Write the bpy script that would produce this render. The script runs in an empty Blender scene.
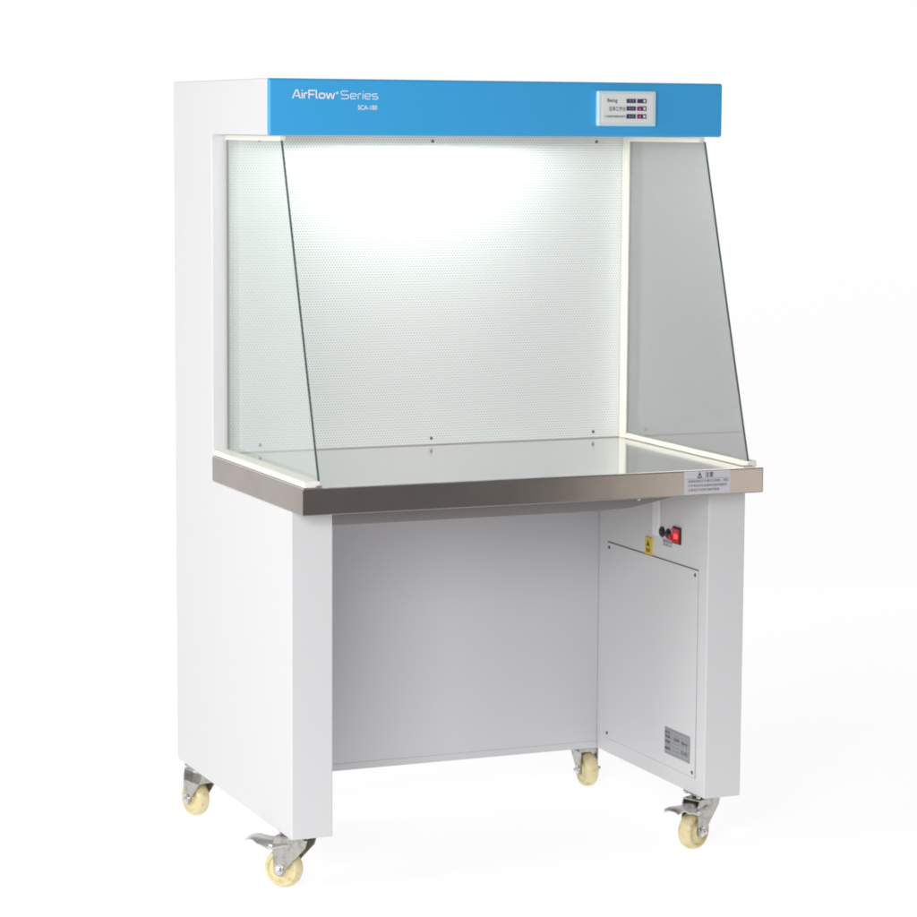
import bpy, bmesh, math
from mathutils import Matrix, Vector
C = bpy.context.scene.collection
PI = math.pi

# ------------------------------------------------------------------ dimensions (metres)
W, D = 1.0, .763                      # cabinet width, depth
ZB, ZT0, ZT1 = .12, .774, .8264       # underside of the legs, worktop bottom / top
ZH0, ZH1 = 1.4978, 1.6087             # hood bottom / top
YH, YQ, YP, YR = .130, .4962, .5252, .516   # hood front, end walls, perforated panel, lower rear panel
WL, WT = .086, .035                   # leg width, end wall thickness
OV, TF = .0014, .072                  # worktop overhang at the sides / at the front

# ------------------------------------------------------------------ materials
def mat(name, col=(.8, .8, .8), rough=.4, metal=0, emit=None, estr=0, bump=None, coat=0, spec=.5, mottle=0, mscale=6):
    m = bpy.data.materials.new(name); m.use_nodes = True
    nt = m.node_tree; b = nt.nodes['Principled BSDF']
    b.inputs['Base Color'].default_value = (*col, 1); b.inputs['Roughness'].default_value = rough
    b.inputs['Metallic'].default_value = metal; b.inputs['Coat Weight'].default_value = coat
    b.inputs['Specular IOR Level'].default_value = spec
    if emit: b.inputs['Emission Color'].default_value = (*emit, 1); b.inputs['Emission Strength'].default_value = estr
    tc = nt.nodes.new('ShaderNodeTexCoord')
    if bump:
        n = nt.nodes.new('ShaderNodeTexNoise'); n.inputs['Scale'].default_value = bump[0]; n.inputs['Detail'].default_value = 3
        mp = nt.nodes.new('ShaderNodeMapping'); nt.links.new(tc.outputs['Object'], mp.inputs[0]); nt.links.new(mp.outputs[0], n.inputs['Vector'])
        if len(bump) > 2: mp.inputs['Scale'].default_value = bump[2]
        bp = nt.nodes.new('ShaderNodeBump'); bp.inputs['Strength'].default_value = bump[1]; bp.inputs['Distance'].default_value = .001
        nt.links.new(n.outputs['Fac'], bp.inputs['Height']); nt.links.new(bp.outputs[0], b.inputs['Normal'])
    if mottle:
        n = nt.nodes.new('ShaderNodeTexNoise'); n.inputs['Scale'].default_value = mscale; n.inputs['Detail'].default_value = 5
        nt.links.new(tc.outputs['Object'], n.inputs['Vector'])
        r = nt.nodes.new('ShaderNodeMapRange'); r.inputs['To Min'].default_value = max(0, rough - mottle); r.inputs['To Max'].default_value = rough + mottle
        nt.links.new(n.outputs['Fac'], r.inputs[0]); nt.links.new(r.outputs[0], b.inputs['Roughness'])
    return m

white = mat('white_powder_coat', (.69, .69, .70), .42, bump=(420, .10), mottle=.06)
white_shaded = mat('white_coat_painted_shade', (.60, .60, .62), .45, bump=(420, .10), mottle=.06)  # same white paint, the recess shade darkened into its colour
blue = mat('blue_paint', (.040, .385, .77), .38, bump=(380, .08), mottle=.05)
cream = mat('cream_plastic', (.88, .86, .78), .45, bump=(60, .15))
duct_m = mat('duct_plastic', (.86, .86, .85), .5)
white_ink = mat('white_ink', (.9, .9, .9), .5)
dark_ink = mat('dark_ink', (.06, .06, .07), .6)
grey_ink = mat('grey_ink', (.12, .12, .13), .6)
zinc = mat('zinc_plated_steel', (.40, .40, .38), .34, 1, bump=(90, .25), mottle=.12, mscale=40)
pressed = mat('bright_pressed_steel', (.70, .69, .66), .30, 1, bump=(90, .25), mottle=.12, mscale=40)
chrome = mat('bright_bolt_steel', (.72, .72, .74), .18, 1)
dark_metal = mat('dark_screw_steel', (.16, .17, .16), .4, .8)
nylon = mat('pale_yellow_nylon', (.66, .60, .27), .36, bump=(70, .12), mottle=.08, mscale=30)
def scuffs(m, clean, dirt, scale, lo, hi):
    nt = m.node_tree; b = nt.nodes['Principled BSDF']; tc = nt.nodes['Texture Coordinate']
    n = nt.nodes.new('ShaderNodeTexNoise'); n.inputs['Scale'].default_value = scale; n.inputs['Detail'].default_value = 8; n.inputs['Roughness'].default_value = .65
    r = nt.nodes.new('ShaderNodeMapRange'); r.inputs['From Min'].default_value = lo; r.inputs['From Max'].default_value = hi
    x = nt.nodes.new('ShaderNodeMix'); x.data_type = 'RGBA'; x.inputs[6].default_value = (*clean, 1); x.inputs[7].default_value = (*dirt, 1)
    nt.links.new(tc.outputs['Object'], n.inputs['Vector']); nt.links.new(n.outputs['Fac'], r.inputs[0]); nt.links.new(r.outputs[0], x.inputs[0]); nt.links.new(x.outputs[2], b.inputs['Base Color'])
scuffs(nylon, (.74, .65, .37), (.42, .32, .17), 55, .50, .78)
scuffs(zinc, (.52, .515, .48), (.30, .29, .265), 70, .46, .72)
nylon.node_tree.nodes['Principled BSDF'].inputs['Subsurface Weight'].default_value = .05
nylon.node_tree.nodes['Principled BSDF'].inputs['Subsurface Radius'].default_value = (.01, .008, .004)
black_pl = mat('black_plastic', (.02, .02, .022), .35)
groove = mat('dark_seam_gasket', (.13, .13, .13), .8)
sticker = mat('silver_sticker', (.60, .60, .64), .5)
plate_m = mat('printed_metal_plate', (.30, .31, .32), .45, .3)
plate_hi = mat('plate_light_print', (.50, .51, .52), .5)
yellow = mat('yellow_sticker', (.68, .50, .03), .5)
red_lit = mat('lit_red_rocker', (.30, .015, .03), .3, emit=(1, .04, .04), estr=.16)
red_hot = mat('lit_red_lens', (.8, .06, .04), .3, emit=(1, .10, .07), estr=.8)
panel_pl = mat('pale_panel_plastic', (.60, .79, .85), .4)
panel_face = mat('pale_panel_print', (.80, .81, .80), .45)
disp = mat('indigo_display', (.045, .045, .13), .25)
disp_r = mat('magenta_display', (.22, .03, .10), .25)
disp_led = mat('white_indicator', (.75, .75, .85), .3)
red_mark = mat('pink_indicator', (.75, .15, .25), .3)
tube_m = mat('glowing_tube', (.9, .9, .9), .4, emit=(.935, 1, .965), estr=26)
gasket = mat('grey_gasket', (.50, .46, .43), .6)
gasket_l = mat('light_joint_filler', (.42, .42, .42), .6)

def brushed(name, col, rough, aniso, vec, strength):
    m = mat(name, col, rough, 1)
    nt = m.node_tree; b = nt.nodes['Principled BSDF']
    tc = nt.nodes['Texture Coordinate']; mp = nt.nodes.new('ShaderNodeMapping'); mp.inputs['Scale'].default_value = vec
    n = nt.nodes.new('ShaderNodeTexNoise'); n.inputs['Scale'].default_value = 1; n.inputs['Detail'].default_value = 4
    nt.links.new(tc.outputs['Object'], mp.inputs[0]); nt.links.new(mp.outputs[0], n.inputs['Vector'])
    bp = nt.nodes.new('ShaderNodeBump'); bp.inputs['Strength'].default_value = strength; bp.inputs['Distance'].default_value = .0006
    nt.links.new(n.outputs['Fac'], bp.inputs['Height']); nt.links.new(bp.outputs[0], b.inputs['Normal'])
    r = nt.nodes.new('ShaderNodeMapRange'); r.inputs['To Min'].default_value = rough * .8; r.inputs['To Max'].default_value = rough * 1.25
    n2 = nt.nodes.new('ShaderNodeTexNoise'); n2.inputs['Scale'].default_value = 5; n2.inputs['Detail'].default_value = 4
    nt.links.new(tc.outputs['Object'], n2.inputs['Vector'])
    nt.links.new(n2.outputs['Fac'], r.inputs[0]); nt.links.new(r.outputs[0], b.inputs['Roughness'])
    return m
steel_top = brushed('polished_steel', (.78, .765, .755), .12, 0, (6, 160, 6), .05)
steel_edge = brushed('satin_steel_edge', (.315, .28, .26), .15, 0, (5, 5, 600), .22)
scuffs(steel_edge, (.345, .30, .275), (.265, .245, .22), 3.2, .35, .70)
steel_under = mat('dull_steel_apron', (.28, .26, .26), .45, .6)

def perforated():
    m = mat('perforated_sheet', (.74, .76, .75), .5)
    nt = m.node_tree; b = nt.nodes['Principled BSDF']; tc = nt.nodes['Texture Coordinate']
    L = nt.links.new
    sp = nt.nodes.new('ShaderNodeSeparateXYZ'); L(tc.outputs['Object'], sp.inputs[0])
    P = .0064; R = P * math.sqrt(3) / 2
    def math_(op, a, b2=None):
        n = nt.nodes.new('ShaderNodeMath'); n.operation = op
        for i, v in enumerate((a, b2)):
            if v is None: continue
            if isinstance(v, (int, float)): n.inputs[i].default_value = v
            else: L(v, n.inputs[i])
        return n.outputs[0]
    row = math_('DIVIDE', sp.outputs[2], R); rowi = math_('FLOOR', row); rf = math_('SUBTRACT', math_('FRACT', row), .5)
    odd = math_('MULTIPLY', math_('MODULO', rowi, 2), .5)
    cx = math_('SUBTRACT', math_('FRACT', math_('ADD', math_('DIVIDE', sp.outputs[0], P), odd)), .5)
    dx = math_('MULTIPLY', cx, P); dz = math_('MULTIPLY', rf, R)
    d = math_('SQRT', math_('ADD', math_('MULTIPLY', dx, dx), math_('MULTIPLY', dz, dz)))
    mr = nt.nodes.new('ShaderNodeMapRange'); mr.inputs['From Min'].default_value = .00125; mr.inputs['From Max'].default_value = .0017
    L(d, mr.inputs[0])
    mx = nt.nodes.new('ShaderNodeMix'); mx.data_type = 'RGBA'
    mx.inputs[6].default_value = (.50, .53, .52, 1); mx.inputs[7].default_value = (.79, .805, .79, 1)
    L(mr.outputs[0], mx.inputs[0]); L(mx.outputs[2], b.inputs['Base Color'])
    return m
perf_m = perforated()

def glass(name, tint, haze=0, gloss=1.7):
    m = bpy.data.materials.new(name); m.use_nodes = True; nt = m.node_tree; nt.nodes.clear()
    o = nt.nodes.new('ShaderNodeOutputMaterial'); t = nt.nodes.new('ShaderNodeBsdfTransparent'); g = nt.nodes.new('ShaderNodeBsdfGlossy')
    f = nt.nodes.new('ShaderNodeFresnel'); f.inputs['IOR'].default_value = 1.52; x = nt.nodes.new('ShaderNodeMixShader')
    t.inputs[0].default_value = (*[math.sqrt(c) for c in tint], 1); g.inputs['Roughness'].default_value = .01; g.inputs[0].default_value = (.9, .95, .93, 1)
    # outer face only reflects with the full fresnel of a thin sheet; both faces of the slab carry this shader
    L = nt.links.new
    geo = nt.nodes.new('ShaderNodeNewGeometry')
    inv = nt.nodes.new('ShaderNodeMath'); inv.operation = 'SUBTRACT'; inv.inputs[0].default_value = 1; L(geo.outputs['Backfacing'], inv.inputs[1])
    mul = nt.nodes.new('ShaderNodeMath'); mul.operation = 'MULTIPLY'; L(f.outputs[0], mul.inputs[0]); L(inv.outputs[0], mul.inputs[1])
    mul2 = nt.nodes.new('ShaderNodeMath'); mul2.operation = 'MULTIPLY'; mul2.inputs[1].default_value = gloss; L(mul.outputs[0], mul2.inputs[0])
    L(mul2.outputs[0], x.inputs[0])
    base = t
    if haze:
        df = nt.nodes.new('ShaderNodeBsdfDiffuse'); df.inputs[0].default_value = (.62, .615, .62, 1); tl = nt.nodes.new('ShaderNodeBsdfTranslucent'); tl.inputs[0].default_value = (.62, .615, .62, 1)
        h1 = nt.nodes.new('ShaderNodeMixShader'); h1.inputs[0].default_value = .35; L(df.outputs[0], h1.inputs[1]); L(tl.outputs[0], h1.inputs[2])
        base = nt.nodes.new('ShaderNodeMixShader'); base.inputs[0].default_value = haze; L(t.outputs[0], base.inputs[1]); L(h1.outputs[0], base.inputs[2])
    L(base.outputs[0], x.inputs[1]); L(g.outputs[0], x.inputs[2]); L(x.outputs[0], o.inputs[0])
    return m
glass_clear = glass('clear_glass', (.94, .975, .955))
glass_grey = glass('glass_painted_grey', (.365, .355, .36), .42, 2.6)  # dim backdrop behind the right pane put into its tint and haze
glass_edge = mat('dark_green_glass_edge', (.09, .13, .115), .15)

# ------------------------------------------------------------------ helpers
def link(name, bm, m, parent=None, bevel=0, seg=2, smooth=False, mats=None):
    bmesh.ops.recalc_face_normals(bm, faces=bm.faces)
    me = bpy.data.meshes.new(name); bm.to_mesh(me); bm.free()
    for q in (mats or [m]): me.materials.append(q)
    o = bpy.data.objects.new(name, me); C.objects.link(o)
    if parent: o.parent = parent
    if smooth or bevel:
        for p in me.polygons: p.use_smooth = True
    if bevel:
        b = o.modifiers.new('bevel', 'BEVEL'); b.width = bevel; b.segments = seg; b.limit_method = 'ANGLE'; b.angle_limit = math.radians(35); b.harden_normals = True
    elif smooth:
        a = me.attributes.new('sharp_edge', 'BOOLEAN', 'EDGE')
        b2 = bmesh.new(); b2.from_mesh(me)
        for i, e in enumerate(b2.edges):
            a.data[i].value = len(e.link_faces) == 2 and e.calc_face_angle() > math.radians(38)
        b2.free()
    return o
def box(bm, x0, x1, y0, y1, z0, z1):
    r = bmesh.ops.create_cube(bm, size=1)['verts']
    for v in r: v.co = Vector(((x0 + x1) / 2 + v.co.x * (x1 - x0), (y0 + y1) / 2 + v.co.y * (y1 - y0), (z0 + z1) / 2 + v.co.z * (z1 - z0)))
def Box(name, m, dims, parent=None, bevel=0, seg=2):
    bm = bmesh.new(); box(bm, *dims); return link(name, bm, m, parent, bevel, seg)
def lathe(bm, prof, M, n=32):
    """prof: (radius, along) pairs round local z, placed by M"""
    rings = []
    for r, h in prof:
        rings.append([bm.verts.new(M @ Vector((r * math.cos(2 * PI * k / n), r * math.sin(2 * PI * k / n), h))) for k in range(n)] if r > 1e-6 else [bm.verts.new(M @ Vector((0, 0, h)))])
    for a, b in zip(rings, rings[1:]):
        for k in range(n):
            k2 = (k + 1) % n
            vs = []
            for v in ((a[k], a[k2]) if len(a) > 1 else (a[0],)): vs.append(v)
            for v in ((b[k2], b[k]) if len(b) > 1 else (b[0],)): vs.append(v)
            bm.faces.new(vs)
def prism(bm, pts, t, f):
    """extrude the 2-D outline pts from t[0] to t[1]; f(u, v, w) gives the 3-D point"""
    a = [bm.verts.new(f(u, v, t[0])) for u, v in pts]; b = [bm.verts.new(f(u, v, t[1])) for u, v in pts]
    bm.faces.new(a); bm.faces.new(b[::-1])
    for i in range(len(pts)):
        j = (i + 1) % len(pts); bm.faces.new((a[i], a[j], b[j], b[i]))
def text(name, parent, m, runs, origin, ux, uz, width, height, depth=.0006):
    """runs: list of (string, bold offset, x start 0..1, x end 0..1, z0 0..1, z1 0..1) inside a width x height box"""
    ux, uz = Vector(ux), Vector(uz); n = ux.cross(uz); bm = bmesh.new()
    for s, bold, a, b, z0, z1 in runs:
        cu = bpy.data.curves.new('t', 'FONT'); cu.body = s; cu.offset = bold; cu.resolution_u = 4
        ob = bpy.data.objects.new('t', cu); C.objects.link(ob)
        dg = bpy.context.evaluated_depsgraph_get(); me = bpy.data.meshes.new_from_object(ob.evaluated_get(dg))
        bpy.data.objects.remove(ob)
        if not len(me.vertices): continue
        xs = [v.co.x for v in me.vertices]; ys = [v.co.y for v in me.vertices]
        x0, x1, y0, y1 = min(xs), max(xs), min(ys), max(ys)
        if z1 is None: y0, y1 = 0, .73; z1_ = 1
        else: z1_ = z1
        for v in me.vertices:
            u = a + (b - a) * (v.co.x - x0) / (x1 - x0); w = z0 + (z1_ - z0) * (v.co.y - y0) / (y1 - y0)
            v.co = Vector(origin) + ux * u * width + uz * w * height + n * depth
        bm.from_mesh(me); bpy.data.meshes.remove(me)
    me = bpy.data.meshes.new(name); bm.to_mesh(me); bm.free(); me.materials.append(m)
    o = bpy.data.objects.new(name, me); C.objects.link(o); o.parent = parent
    return o

# ------------------------------------------------------------------ setting: white sweep, its glow added to wipe out shadows
bm = bmesh.new()
prof = [(-1.0, 0)] + [(2.6 + 1.2 * math.sin(a), 1.2 - 1.2 * math.cos(a)) for a in [i * PI / 2 / 16 for i in range(17)]] + [(3.8, 4.2)]
vs = [[bm.verts.new((x, y, z)) for y, z in prof] for x in (-3.2, 6.2)]
for i in range(len(prof) - 1): bm.faces.new((vs[0][i], vs[0][i + 1], vs[1][i + 1], vs[1][i]))
sweep_m = mat('white_sweep_added_glow', (.28, .28, .28), .9, emit=(1, .985, .99), estr=.84, spec=0)
sweep = link('backdrop', bm, sweep_m, smooth=True); sweep['kind'] = 'structure'
for p in sweep.data.polygons: p.use_smooth = True

# ------------------------------------------------------------------ the bench
bench = bpy.data.objects.new('clean_bench', None); C.objects.link(bench)
bench['label'] = 'white laboratory clean bench with blue hood front, glass sides and steel worktop on casters'
bench['category'] = 'clean bench'

def side(flip):
    bm = bmesh.new(); fx = (lambda x: W - x) if flip else (lambda x: x)
    V = lambda x, y, z: bm.verts.new((fx(x), y, z))
    cham = .008; YF = YH + .012
    A = [V(0, 0, ZB), V(0, D - cham, ZB), V(0, D, ZB + cham * 1.4), V(0, D, ZH1), V(0, YF, ZH1), V(0, YF, ZH0), V(0, YQ, ZH0), V(0, YQ, ZT0), V(0, 0, ZT0)]
    b3, b4, b5, b6, b7, bD = [V(WT, *p) for p in ((D, ZH1), (YF, ZH1), (YF, ZH0), (YQ, ZH0), (YQ, ZT0), (D, ZT0))]
    c0, c1, c2, cD, c8 = [V(WL, *p) for p in ((0, ZB), (D - cham, ZB), (D, ZB + cham * 1.4), (D, ZT0), (0, ZT0))]
    a = A
    for f in ([*a], (a[0], a[1], c1, c0), (a[1], a[2], c2, c1), (a[2], a[3], b3, bD, cD, c2), (a[3], a[4], b4, b3), (a[4], a[5], b5, b4), (a[5], a[6], b6, b5),
              (a[6], a[7], b7, b6), (a[8], a[7], b7, bD, cD, c8), (a[0], c0, c8, a[8]), (c0, c1, c2, cD, c8), (b3, b4, b5, b6, b7, bD)):
        bm.faces.new(f)
    return link('side_panel', bm, white, bench, .0028, 3)
side(False); side(True)

Box('rear_panel', white_shaded, (WL, W - WL, YR, D - .004, ZB + .0005, ZT0 - .001), bench, .002)
Box('bottom_flange', white_shaded, (WL + .001, W - WL - .001, YR - .0008, YR - .0002, ZB + .0012, ZB + .016), bench)
Box('upper_housing', white, (WT, W - WT, YP + .004, D - .004, ZT0 + .0005, ZH1 - .004), bench)
# hood: top sheet, front box and underside with the lamp opening
bm = bmesh.new()
prism(bm, [(YP + .003, ZH1 - .0005), (YH + .0122, ZH1 - .0005), (YH + .0122, ZH0 + .0045), (YH + .0200, ZH0 + .0045), (YH + .0200, ZH1 - .004), (YP + .003, ZH1 - .004)], (WT, W - WT), lambda u, v, w: (w, u, v))
link('hood', bm, white, bench)
bm = bmesh.new(); rings = []
for z in (ZH0 + .0008, ZH0 + .004):
    for x0, x1, y0, y1 in ((WT, W - WT, YH + .0122, YP + .003), (WT + .06, W - WT - .06, .20, .44)):
        rings.append([bm.verts.new(p) for p in ((x0, y0, z), (x1, y0, z), (x1, y1, z), (x0, y1, z))])
o0, i0, o1, i1 = rings
for k in range(4):
    j = (k + 1) % 4
    for p, q in ((o0, i0), (o1, i1), (o0, o1), (i0, i1)): bm.faces.new((p[k], p[j], q[j], q[k]))
link('hood_underside', bm, white, bench)
Box('fascia', blue, (0, W, YH, YH + .012, ZH0, ZH1), bench, .005, 4)
# perforated sheet
pp = Box('perforated_panel', perf_m, (WT, W - WT, YP, YP + .003, ZT1 + .0004, ZH1 - .006), bench)
Box('panel_lip', gasket, (WT + .001, W - WT - .001, YP - .0016, YP - .0002, ZT1 + .0006, ZT1 + .0026), bench)
def screw(x, y, z, parent, axis='y', r=.0036, m=dark_metal, label=None):
    bm = bmesh.new()
    M = Matrix.Translation((x, y, z)) @ (Matrix.Rotation(PI / 2, 4, 'X') if axis == 'y' else Matrix.Rotation(-PI / 2, 4, 'Y'))
    lathe(bm, [(0, -.001), (r, -.001), (r, .0008), (r * .7, .0018), (r * .35, .0021), (r * .25, .0012), (0, .0012)], M, 16)
    return link('screw', bm, m, parent, smooth=True)
for x in (.115, .508, .8995): screw(x, YP, .8412, pp); screw(x, YP, 1.4852, pp)

# worktop: polished top sheet over satin folded edge
bm = bmesh.new()
box(bm, -OV, W + OV, -TF, YQ, ZT0, ZT1 - .0008)
wt = link('worktop', bm, steel_edge, bench, .0022, 3)
bm = bmesh.new(); box(bm, -OV + .002, W + OV - .002, -TF + .0022, YQ - .0004, ZT1 - .0012, ZT1 + .0003)
box(bm, WT + .0005, W - WT - .0005, YQ - .0003, YP - .0004, ZT1 - .0012, ZT1 + .0003)
link('polished_top', bm, steel_top, wt)
# tapered steel apron under the front
bm = bmesh.new()
prism(bm, [(WL + .0005, ZT0 - .0005), (WL + .0005, .7415), (.66, .7417), (.735, .7455), (.80, .757), (.88, ZT0 - .0005)], (0, .02), lambda u, v, w: (u, w, v))
link('apron', bm, steel_under, bench, .0012)
screw(.752, 0, .7645, bench, 'y', .005, zinc)

# rails, posts and glass
GZ0, GZ1 = .8335, 1.4876
for fl in (0, 1):
    fx = (lambda a, b: (W - b, W - a)) if fl else (lambda a, b: (a, b))
    Box('bottom_rail', cream, (*fx(.0130 if fl else .0015, .0356), -TF + .003, YQ - .0008, ZT1 + .0006, ZT1 + .0138), bench, .0030)
    Box('top_rail', cream, (*fx(.0300, .0420), .150, YQ - .0008, GZ1 - .001, ZH0 - .0006), bench, .0012)
    Box('post_cover', cream, (*fx(.0352, .0367), YQ - .006, YP - .0018, ZT1 + .0012, ZH0 - .0008), bench)
    Box('gasket_strip', gasket, (*fx(.0285, .0365), YQ - .0092, YQ - .0064, ZT1 + .0115, GZ1 - .0012), bench)
    bm = bmesh.new(); x0, x1 = fx(.0302, .0346)
    prism(bm, [(YQ - .0095, GZ0), (-.0686, GZ0), (.1448, GZ1), (YQ - .0095, GZ1)], (x0, x1), lambda u, v, w: (w, u, v))
    g = link('glass_pane', bm, None, bench, mats=[glass_grey if fl else glass_clear, glass_edge])
    for p in g.data.polygons: p.material_index = 0 if abs(p.normal.x) > .5 else 1
    g['label'] = 'glass pane with the grey of the backdrop behind painted in, slanting at its front edge' if fl else 'clear glass pane with dark green front edge'
    # little clamp at the foot of the pane
    Box('glass_clip', zinc, (*fx(.0255, .0385), -TF + .0012, -.0605, ZT1 + .0004, ZT1 + .0050), bench, .001)

# lamp in the hood
bm = bmesh.new()
lathe(bm, [(0, 0), (.013, 0), (.013, .52), (0, .52)], Matrix.Translation((.205, .33, 1.535)) @ Matrix.Rotation(PI / 2, 4, 'Y'), 16)
link('lamp_tube', bm, tube_m, bench, smooth=True)

# ------------------------------------------------------------------ control panel and lettering
fy = YH
def strokes(name, parent, m, paths, origin, width, height, depth=.0005):
    """wide squared letters drawn as mitred strokes; paths: (half thickness, closed, points) in letter-box units"""
    bm = bmesh.new()
    for t, closed, P in paths:
        P = [Vector(p) for p in P]; n = len(P); L, Rr = [], []
        for k in range(n):
            a = P[k - 1] if (k or closed) else None; b = P[(k + 1) % n] if (k < n - 1 or closed) else None
            d1 = (P[k] - a).normalized() if a else (b - P[k]).normalized(); d2 = (b - P[k]).normalized() if b else d1
            n1, n2 = Vector((-d1.y, d1.x)), Vector((-d2.y, d2.x)); q = (n1 + n2).normalized(); q /= max(.5, q.dot(n1))
            L.append(P[k] + q * t); Rr.append(P[k] - q * t)
        f = lambda p: bm.verts.new((origin[0] + p.x * width, origin[1] - depth, origin[2] + p.y * height - p.x * width * .003))
        L = [f(p) for p in L]; Rr = [f(p) for p in Rr]
        for k in range(n if closed else n - 1):
            j2 = (k + 1) % n; bm.faces.new((L[k], Rr[k], Rr[j2], L[j2]))
    return link(name, bm, m, parent)
def rsq(x0, x1, y0, y1, c): return [(x0 + c, y0), (x1 - c, y0), (x1, y0 + c), (x1, y1 - c), (x1 - c, y1), (x0 + c, y1), (x0, y1 - c), (x0, y0 + c)]
B, T = .075, .048                      # half strokes: AirFlow heavy, Series light
wide = [(B, False, [(.07, .0), (.50, .93), (.68, .93), (1.02, .0)]), (B * .8, False, [(.42, .30), (.80, .30)]),
    (B, False, [(1.25, 0), (1.25, .66)]), (B, False, [(1.25, .82), (1.25, .98)]),
    (B, False, [(1.50, 0), (1.50, .52), (1.62, .62), (1.90, .62)]),
    (B, False, [(2.08, 0), (2.08, .92), (2.86, .92)]), (B, False, [(2.16, .47), (2.74, .47)]),
    (B, False, [(2.98, 1.0), (2.98, .14), (3.10, .06), (3.16, .06)]),
    (B, True, rsq(3.34, 4.02, .07, .60, .14)),
    (B, False, [(4.22, .67), (4.40, .06), (4.50, .06), (4.66, .58), (4.78, .58), (4.94, .06), (5.04, .06), (5.22, .67)]),
    (.07, True, rsq(5.48, 5.60, .62, .76, .03)),
    (T, False, [(6.92, .90), (6.16, .90), (6.04, .80), (6.04, .56), (6.16, .47), (6.82, .47), (6.94, .38), (6.94, .14), (6.82, .04), (6.02, .04)]),
    (T, False, [(7.86, .04), (7.32, .04), (7.20, .14), (7.20, .52), (7.32, .62), (7.76, .62), (7.88, .52), (7.88, .33)]), (T * .9, False, [(7.25, .33), (7.83, .33)]),
    (T, False, [(8.14, 0), (8.14, .52), (8.26, .62), (8.52, .62)]),
    (T, False, [(8.74, 0), (8.74, .66)]), (T, False, [(8.74, .82), (8.74, .94)]),
    (T, False, [(9.66, .04), (9.12, .04), (9.00, .14), (9.00, .52), (9.12, .62), (9.56, .62), (9.68, .52), (9.68, .33)]), (T * .9, False, [(9.05, .33), (9.63, .33)]),
    (T, False, [(10.56, .62), (9.98, .62), (9.90, .56), (9.90, .40), (9.98, .34), (10.48, .34), (10.58, .27), (10.58, .11), (10.48, .04), (9.90, .04)])]
strokes('lettering', bench, white_ink, wide, (.0482, YH, 1.5697), .1804 / 10.62, .0172)
text('model_lettering', bench, white_ink, [('SCA-180', .012, 0, 1, 0, 1)], (.1862, fy, 1.5486), (1, 0, -.004), (0, 0, 1), .0405, .0092)
cx0, cx1, cz0, cz1 = .7062, .8398, 1.5195, 1.5915
cp = Box('control_panel', panel_pl, (cx0, cx1, YH - .0115, YH + .0006, cz0, cz1), bench, .0035, 3)
cy = YH - .0115
cf = Box('panel_label', panel_face, (cx0 + .009, cx1 - .008, cy - .0006, cy + .002, cz0 + .0075, cz1 - .0065), cp, .0004)
cy -= .0006
U = lambda u: cx0 + (cx1 - cx0) * u
Z = lambda v: cz1 - (cz1 - cz0) * v
for r, (v0, v1) in enumerate(((.225, .345), (.435, .56), (.655, .785))):
    Box('display', disp, (U(.482), U(.640), cy - .001, cy + .0008, Z(v1), Z(v0)), cp, .0004)
    Box('display', disp, (U(.664), U(.822), cy - .001, cy + .0008, Z(v1), Z(v0)), cp, .0004)
    h = (Z(v0) - Z(v1))
    if r: Box('display_button', disp_r, (U(.668), U(.74), cy - .0015, cy - .0009, Z(v1) + .0006, Z(v0) - .0006), cp)
    if r: Box('indicator', red_mark, (U(.695), U(.722), cy - .0019, cy - .00145, Z(v1) + h * .2, Z(v0) - h * .35), cp)
    Box('indicator', disp_led, (U(.768), U(.802), cy - .0015, cy - .0009, Z(v1) + h * .22, Z(v0) - h * .22), cp)
    text('lettering', cp, plate_m, [('8:8', 0, .25, .8, .25, .75)], (U(.482), cy - .001, Z(v1)), (1, 0, 0), (0, 0, 1), U(.640) - U(.482), h, .0003)
text('lettering', cp, dark_ink, [('Being', .01, 0, 1, 0, 1)], (U(.155), cy, Z(.355)), (1, 0, 0), (0, 0, 1), U(.325) - U(.155), .0098)
text('lettering', cp, grey_ink, [('洁净工作台', .01, 0, 1, 0, 1)], (U(.18), cy, Z(.575)), (1, 0, 0), (0, 0, 1), U(.465) - U(.18), .0098)
text('lettering', cp, grey_ink, [('使用前请仔细阅读说明书', .01, 0, 1, 0, 1)], (U(.115), cy, Z(.76)), (1, 0, 0), (0, 0, 1), U(.465) - U(.115), .0050)

# warning label on the front edge
lx0, lx1, lz0, lz1 = .8181, .9232, .7778, .8245
wl = Box('warning_label', sticker, (lx0, lx1, -TF - .0006, -TF + .001, lz0, lz1), bench)
text('lettering', wl, dark_ink, [('△', .02, .28, .385, .70, .97), ('!', .01, .322, .34, .74, .88), ('注意', .01, .45, .63, .72, .96)], (lx0, -TF - .0006, lz0), (1, 0, 0), (0, 0, 1), lx1 - lx0, lz1 - lz0, .0003)
text('lettering', wl, grey_ink, [('使用前请先打开紫外灯照射，然后', .005, .08, .96, .50, .62), ('打开风机净化台面并检查风速是否', .005, .08, .93, .31, .43), ('正常后方可进行操作使用', .005, .08, .76, .12, .24)], (lx0, -TF - .0006, lz0), (1, 0, 0), (0, 0, 1), lx1 - lx0, lz1 - lz0, .0003)
Box('ruled_line', grey_ink, (lx0 + .004, lx1 - .004, -TF - .0009, -TF - .0005, lz0 + .0308, lz0 + .0312), wl)

# ------------------------------------------------------------------ fittings on the right leg's inner face
XI = W - WL
def on_leg(name, m, y0, y1, z0, z1, t, parent=bench, bevel=0, x=XI): return Box(name, m, (x - t, x + .0005, y0, y1, z0, z1), parent, bevel)
ap = on_leg('access_panel', white, .0405, .4690, .1560, .5985, .0026, bevel=.0008)
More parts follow.
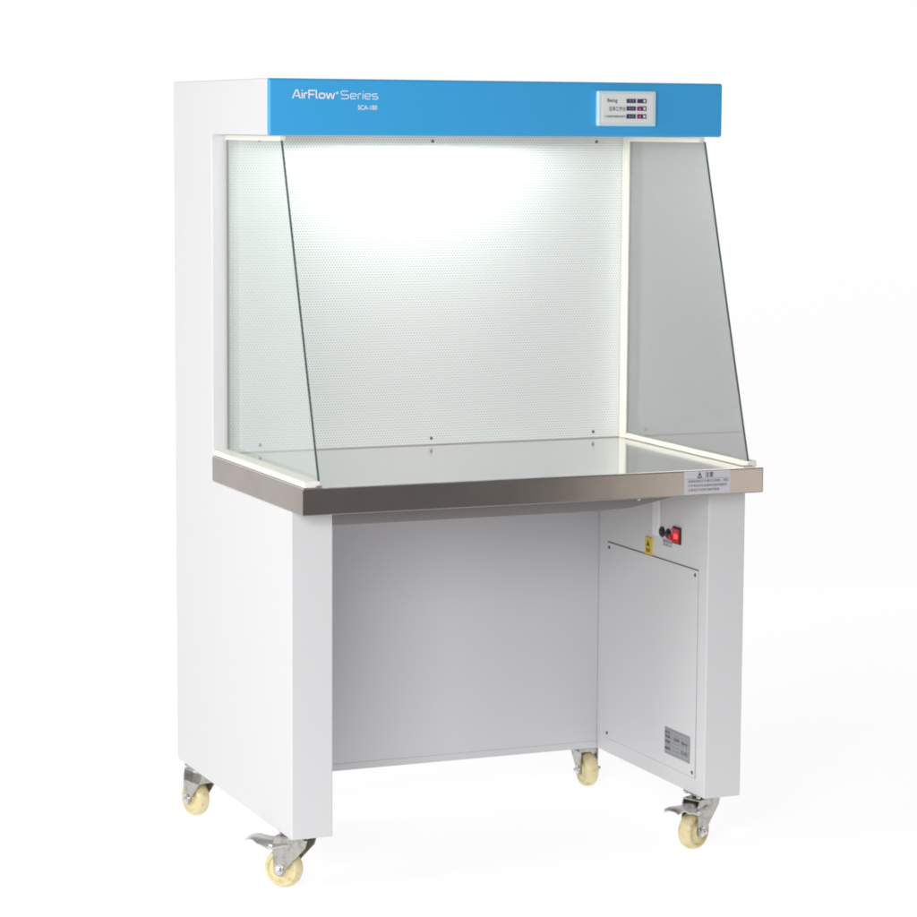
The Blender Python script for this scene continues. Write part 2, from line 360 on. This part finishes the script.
# the dark open joint along the top and lower edges of the panel
for jm, y0, y1, z0, z1 in ((groove, .0385, .4712, .5988, .6004), (gasket_l, .0385, .4712, .1543, .1556), (gasket_l, .0388, .0400, .1558, .5986), (gasket_l, .4694, .4706, .1558, .5986)):
    Box('panel_joint', jm, (XI - .0006, XI + .0004, y0, y1, z0, z1), ap)
for y, z in ((.4595, .588), (.0495, .588), (.4595, .1665), (.0495, .1665)): screw(XI - .0026, y, z, ap, 'x', .0040)
rp = on_leg('rating_plate', plate_m, .0605, .1763, .1827, .2405, .0006, x=XI - .0026)
xp = XI - .0026 - .0006
for z in (.2330, .2245, .2160, .2075, .1990, .1905): Box('ruled_line', plate_hi, (xp - .0003, xp + .0002, .0640, .1730, z, z + .0008), rp)
for y in (.140, .104, .082): Box('ruled_line', plate_hi, (xp - .00035, xp + .0002, y, y + .0008, .1850, .2330), rp)
text('lettering', rp, dark_ink, [('型号', 0, .02, .2, .76, .88), ('电源', 0, .02, .2, .60, .72), ('功率', .01, .02, .22, .40, .52), ('编号', .01, .02, .22, .16, .28), ('220V', 0, .36, .6, .6, .72), ('50Hz', 0, .66, .9, .58, .70), ('日期', 0, .66, .9, .22, .34)],
     (xp, .1763, .1827), (0, -1, 0), (0, 0, 1), .1158, .0578, .0004)
# rocker switch
sw = on_leg('power_switch', black_pl, .1195, .1545, .6415, .6780, .004, bevel=.001)
bm = bmesh.new()
prism(bm, [(.6445, 0), (.6445, .0035), (.659, .0012), (.6745, .0048), (.6745, 0)], (.1225, .1515), lambda u, v, w: (XI - .004 - v, w, u))
link('rocker', bm, red_lit, sw)
Box('lens', red_hot, (XI - .0062, XI - .005, .127, .1435, .6490, .6655), sw)
bm = bmesh.new(); lathe(bm, [(0, 0), (.0068, 0), (.0060, .007), (0, .008)], Matrix.Translation((XI, .1620, .6520)) @ Matrix.Rotation(-PI / 2, 4, 'Y'), 20)
pil = link('pilot_lamp', bm, mat('crimson_lens', (.45, .01, .05), .3, emit=(.8, .02, .10), estr=.15), bench, smooth=True)
for y, z in ((.2065, .6580), (.1770, .6575)):
    bm = bmesh.new(); M = Matrix.Translation((XI, y, z)) @ Matrix.Rotation(-PI / 2, 4, 'Y')
    lathe(bm, [(0, 0), (.0115, 0), (.0115, .0025), (.0085, .0035), (.0080, .0058), (.0065, .0065), (0, .0065)], M, 24)
    f = link('fuse_holder', bm, black_pl, bench, smooth=True)
    Box('slot', dark_metal, (XI - .0070, XI - .0064, y - .005, y + .005, z - .0008, z + .0008), f)
st = on_leg('switch_label', sticker, .158, .206, .6285, .6455, .0005)
text('lettering', st, grey_ink, [('保险丝', .01, .05, .95, .5, .9), ('电源 3A', 0, .1, .9, .08, .42)], (XI - .0005, .206, .6285), (0, -1, 0), (0, 0, 1), .048, .017, .0003)
ye = on_leg('hazard_label', yellow, .2530, .2830, .6000, .6375, .0032)
text('lettering', ye, dark_ink, [('▲', 0, .25, .75, .50, .86), ('接地', .01, .2, .8, .14, .38)], (XI - .0032, .2830, .6000), (0, -1, 0), (0, 0, 1), .030, .0375, .0003)
on_leg('cable_duct', duct_m, .2130, .2440, .6480, ZT0 - .001, .0075, bevel=.0030)

# ------------------------------------------------------------------ casters
def caster(pos, roll, brake, label):
    """swivel caster; local x = the way the wheel trails, z = up, origin on top of the plate"""
    a = math.atan2(roll[1], roll[0]); M = Matrix.Translation(pos) @ Matrix.Rotation(a, 4, 'Z')
    h = pos[2]; AX, AZ, R = .032, -(h - .040), .040
    T = lambda x, y, z: M @ Vector((x, y, z))
    bm = bmesh.new()
    # fork: bridge and two tapering arms, each a plate with a rounded foot
    foot = [(AX + .0125 * math.cos(t), AZ + .0125 * math.sin(t)) for t in [-(PI * .05) - i * PI * .95 / 9 for i in range(10)]]
    arm = [(-.031, -.014), (.041, -.014), (AX + .0145, -.03)] + foot + [(-.006, -.052), (-.026, -.030)]
    for y in (-.0225, .0200): prism(bm, arm, (y, y + .0025), lambda u, v, w: T(u, w, v))
    lo = -.0138 if brake else -.0385
    prism(bm, [(-.031, lo + .004), (-.031, -.0112), (.041, -.0112), (.041, lo), (-.020, lo)], (-.0225, .0225), lambda u, v, w: T(u, w, v))
    # swivel race
    lathe(bm, [(0, -.0042), (.021, -.0042), (.0250, -.007), (.0250, -.0095), (.020, -.0118), (0, -.0118)], M, 32)
    fork = link('caster', bm, zinc, bench, smooth=True)
    if label: fork['label'] = label
    # mounting plate
    bm = bmesh.new(); c = .008; px, py = .036, .033
    prism(bm, [(-px + c, -py), (px - c, -py), (px, -py + c), (px, py - c), (px - c, py), (-px + c, py), (-px, py - c), (-px, -py + c)], (-.0042, -.0005),
          lambda u, v, w: Vector((pos[0] + v, pos[1] + u, pos[2] + w)))
    link('mounting_plate', bm, zinc, fork, smooth=True)
    for sx in (-1, 1):
        for sy in (-1, 1):
            bm = bmesh.new(); lathe(bm, [(0, -.0095), (.0045, -.0095), (.0050, -.0085), (.0050, -.0042), (0, -.0042)], Matrix.Translation((pos[0] + sx * .026, pos[1] + sy * .028, pos[2])), 6)
            link('plate_bolt', bm, chrome, fork)
    # wheel: crowned nylon tread, dished side, hub
    Wm = M @ Matrix.Translation((AX, 0, AZ)) @ Matrix.Rotation(PI / 2, 4, 'X'); w = .0165
    bm = bmesh.new()
    half = [(.0075, w + .0012), (.0150, w + .0012), (.0165, w - .0030), (.0270, w - .0042), (.0295, w - .001), (.0340, w - .0012), (.0375, w * .66), (.0393, w * .38), (.0400, 0)]
    lathe(bm, half + [(r, -z) for r, z in half[::-1][1:]] + [half[0]], Wm, 48)
    link('wheel', bm, nylon, fork, smooth=True)
    # axle bolt: washer, hex nut, stub on each side
    for s in (1, -1):
        bm = bmesh.new()
        S = Wm @ Matrix.Scale(s, 4, (0, 0, 1))
        lathe(bm, [(0, .0226), (.0100, .0226), (.0100, .0244), (0, .0246)], S, 24)
        lathe(bm, [(0, .0243), (.0070, .0243), (.0072, .0285), (.0062, .0300), (0, .0300)], S, 6)
        lathe(bm, [(0, .0300), (.0036, .0300), (.0034, .0335), (0, .0340)], S, 12)
        link('axle_bolt', bm, chrome, fork, smooth=True)
    if brake:
        # pedal: pressed, curved sheet that widens over the wheel and narrows to an upturned lip
        bm = bmesh.new(); path = [(-.004, -.0165, .0190), (.020, -.0165, .0272), (.040, -.0180, .0285), (.056, -.0200, .0285), (.070, -.0205, .0270), (.082, -.0190, .0240), (.092, -.0185, .0235), (.100, -.0190, .0230), (.106, -.0205, .0215), (.111, -.0240, .0185)]
        top, bot = [], []
        for x, z, hw in path:
            row, rb = [], []
            for k in range(9):
                y = -hw + 2 * hw * k / 8; e = abs(k - 4) / 4
                zz = z - .017 * e ** 3 * (1 if .03 < x < .065 else .65 if x < .085 else .28)
                row.append(bm.verts.new(T(x, y, zz))); rb.append(bm.verts.new(T(x, y * .95, zz - .0022)))
            top.append(row); bot.append(rb)
        for i in range(len(path) - 1):
            for k in range(8):
                bm.faces.new((top[i][k], top[i][k + 1], top[i + 1][k + 1], top[i + 1][k])); bm.faces.new((bot[i][k], bot[i + 1][k], bot[i + 1][k + 1], bot[i][k + 1]))
            for k in (0, 8): bm.faces.new((top[i][k], top[i + 1][k], bot[i + 1][k], bot[i][k]))
        for i in (0, -1):
            for k in range(8): bm.faces.new((top[i][k], top[i][k + 1], bot[i][k + 1], bot[i][k]))
        link('brake_pedal', bm, pressed, fork, smooth=True)
        for s in (1, -1):
            bm = bmesh.new()
            lathe(bm, [(0, .0218), (.0062, .0218), (.0062, .0262), (.004, .028), (0, .0282)], M @ Matrix.Translation((.050, 0, -.034)) @ Matrix.Rotation(PI / 2, 4, 'X') @ Matrix.Scale(s, 4, (0, 0, 1)), 16)
            link('brake_pivot', bm, chrome, fork, smooth=True)
caster((.0395, .0730, ZB), (-.67, .72), True, 'caster with its brake pedal pointing out past the wheel')
caster((.0340, .6840, ZB), (-.24, .97), False, None)
caster((.9490, .0690, ZB), (-.90, -.43), True, 'caster with its brake pedal pointing towards the open middle')
caster((.9530, .6760, ZB), (-.06, -.998), False, 'caster turned edge-on below the rear panel')

# ------------------------------------------------------------------ lights: glow added to the sweep, soft boxes, dim studio
def area(name, loc, target, sx, sy, power, col=(1, 1, 1), spread=None):
    l = bpy.data.lights.new(name, 'AREA'); l.shape = 'RECTANGLE'; l.size = sx; l.size_y = sy; l.energy = power; l.color = col
    if spread: l.spread = math.radians(spread)
    o = bpy.data.objects.new(name, l); C.objects.link(o); o.location = loc
    o.rotation_euler = (Vector(target) - Vector(loc)).to_track_quat('-Z', 'Y').to_euler(); return o
area('left_softbox', (-3.3, -.3, 2.0), (0, .4, 1.1), 1.5, 1.8, 66, (1, .995, .98))
area('front_softbox', (-1.35, -2.35, 1.5), (.3, .1, 1.0), 1.0, 1.0, 48, (1, 1, 1))
area('strip_softbox', (2.95, -3.6, .3), (.9, 0, .7), .95, 1.4, 5.8, (1, .95, .88))

w = bpy.data.worlds.new('World'); bpy.context.scene.world = w; w.use_nodes = True
w.node_tree.nodes['Background'].inputs[0].default_value = (.97, .97, 1, 1); w.node_tree.nodes['Background'].inputs[1].default_value = .33

# ------------------------------------------------------------------ camera
cam = bpy.data.cameras.new('camera'); co = bpy.data.objects.new('camera', cam); C.objects.link(co)
yaw, pitch, roll = -.3994, -.1203, .0059
f = Vector((-math.sin(yaw) * math.cos(pitch), math.cos(yaw) * math.cos(pitch), math.sin(pitch)))
r0 = Vector((math.cos(yaw), math.sin(yaw), 0)); u0 = r0.cross(f)
r = math.cos(roll) * r0 + math.sin(roll) * u0; u = -math.sin(roll) * r0 + math.cos(roll) * u0
Mx = Matrix((r, u, -f)).transposed().to_4x4(); Mx.translation = (-1.7502, -4.9789, 1.5162)
co.matrix_world = Mx
cam.sensor_width = 36; cam.lens = 36 * 2743.38 / 917; cam.clip_start = .1; cam.clip_end = 100
sc = bpy.context.scene; sc.camera = co
sc.view_settings.view_transform = 'Standard'; sc.view_settings.look = 'None'; sc.view_settings.exposure = 0; sc.view_settings.gamma = 1
sc.cycles.use_denoising = True; sc.cycles.max_bounces = 10; sc.cycles.transparent_max_bounces = 16
sc.cycles.pixel_filter_type = 'BLACKMAN_HARRIS'; sc.cycles.filter_width = 1.9
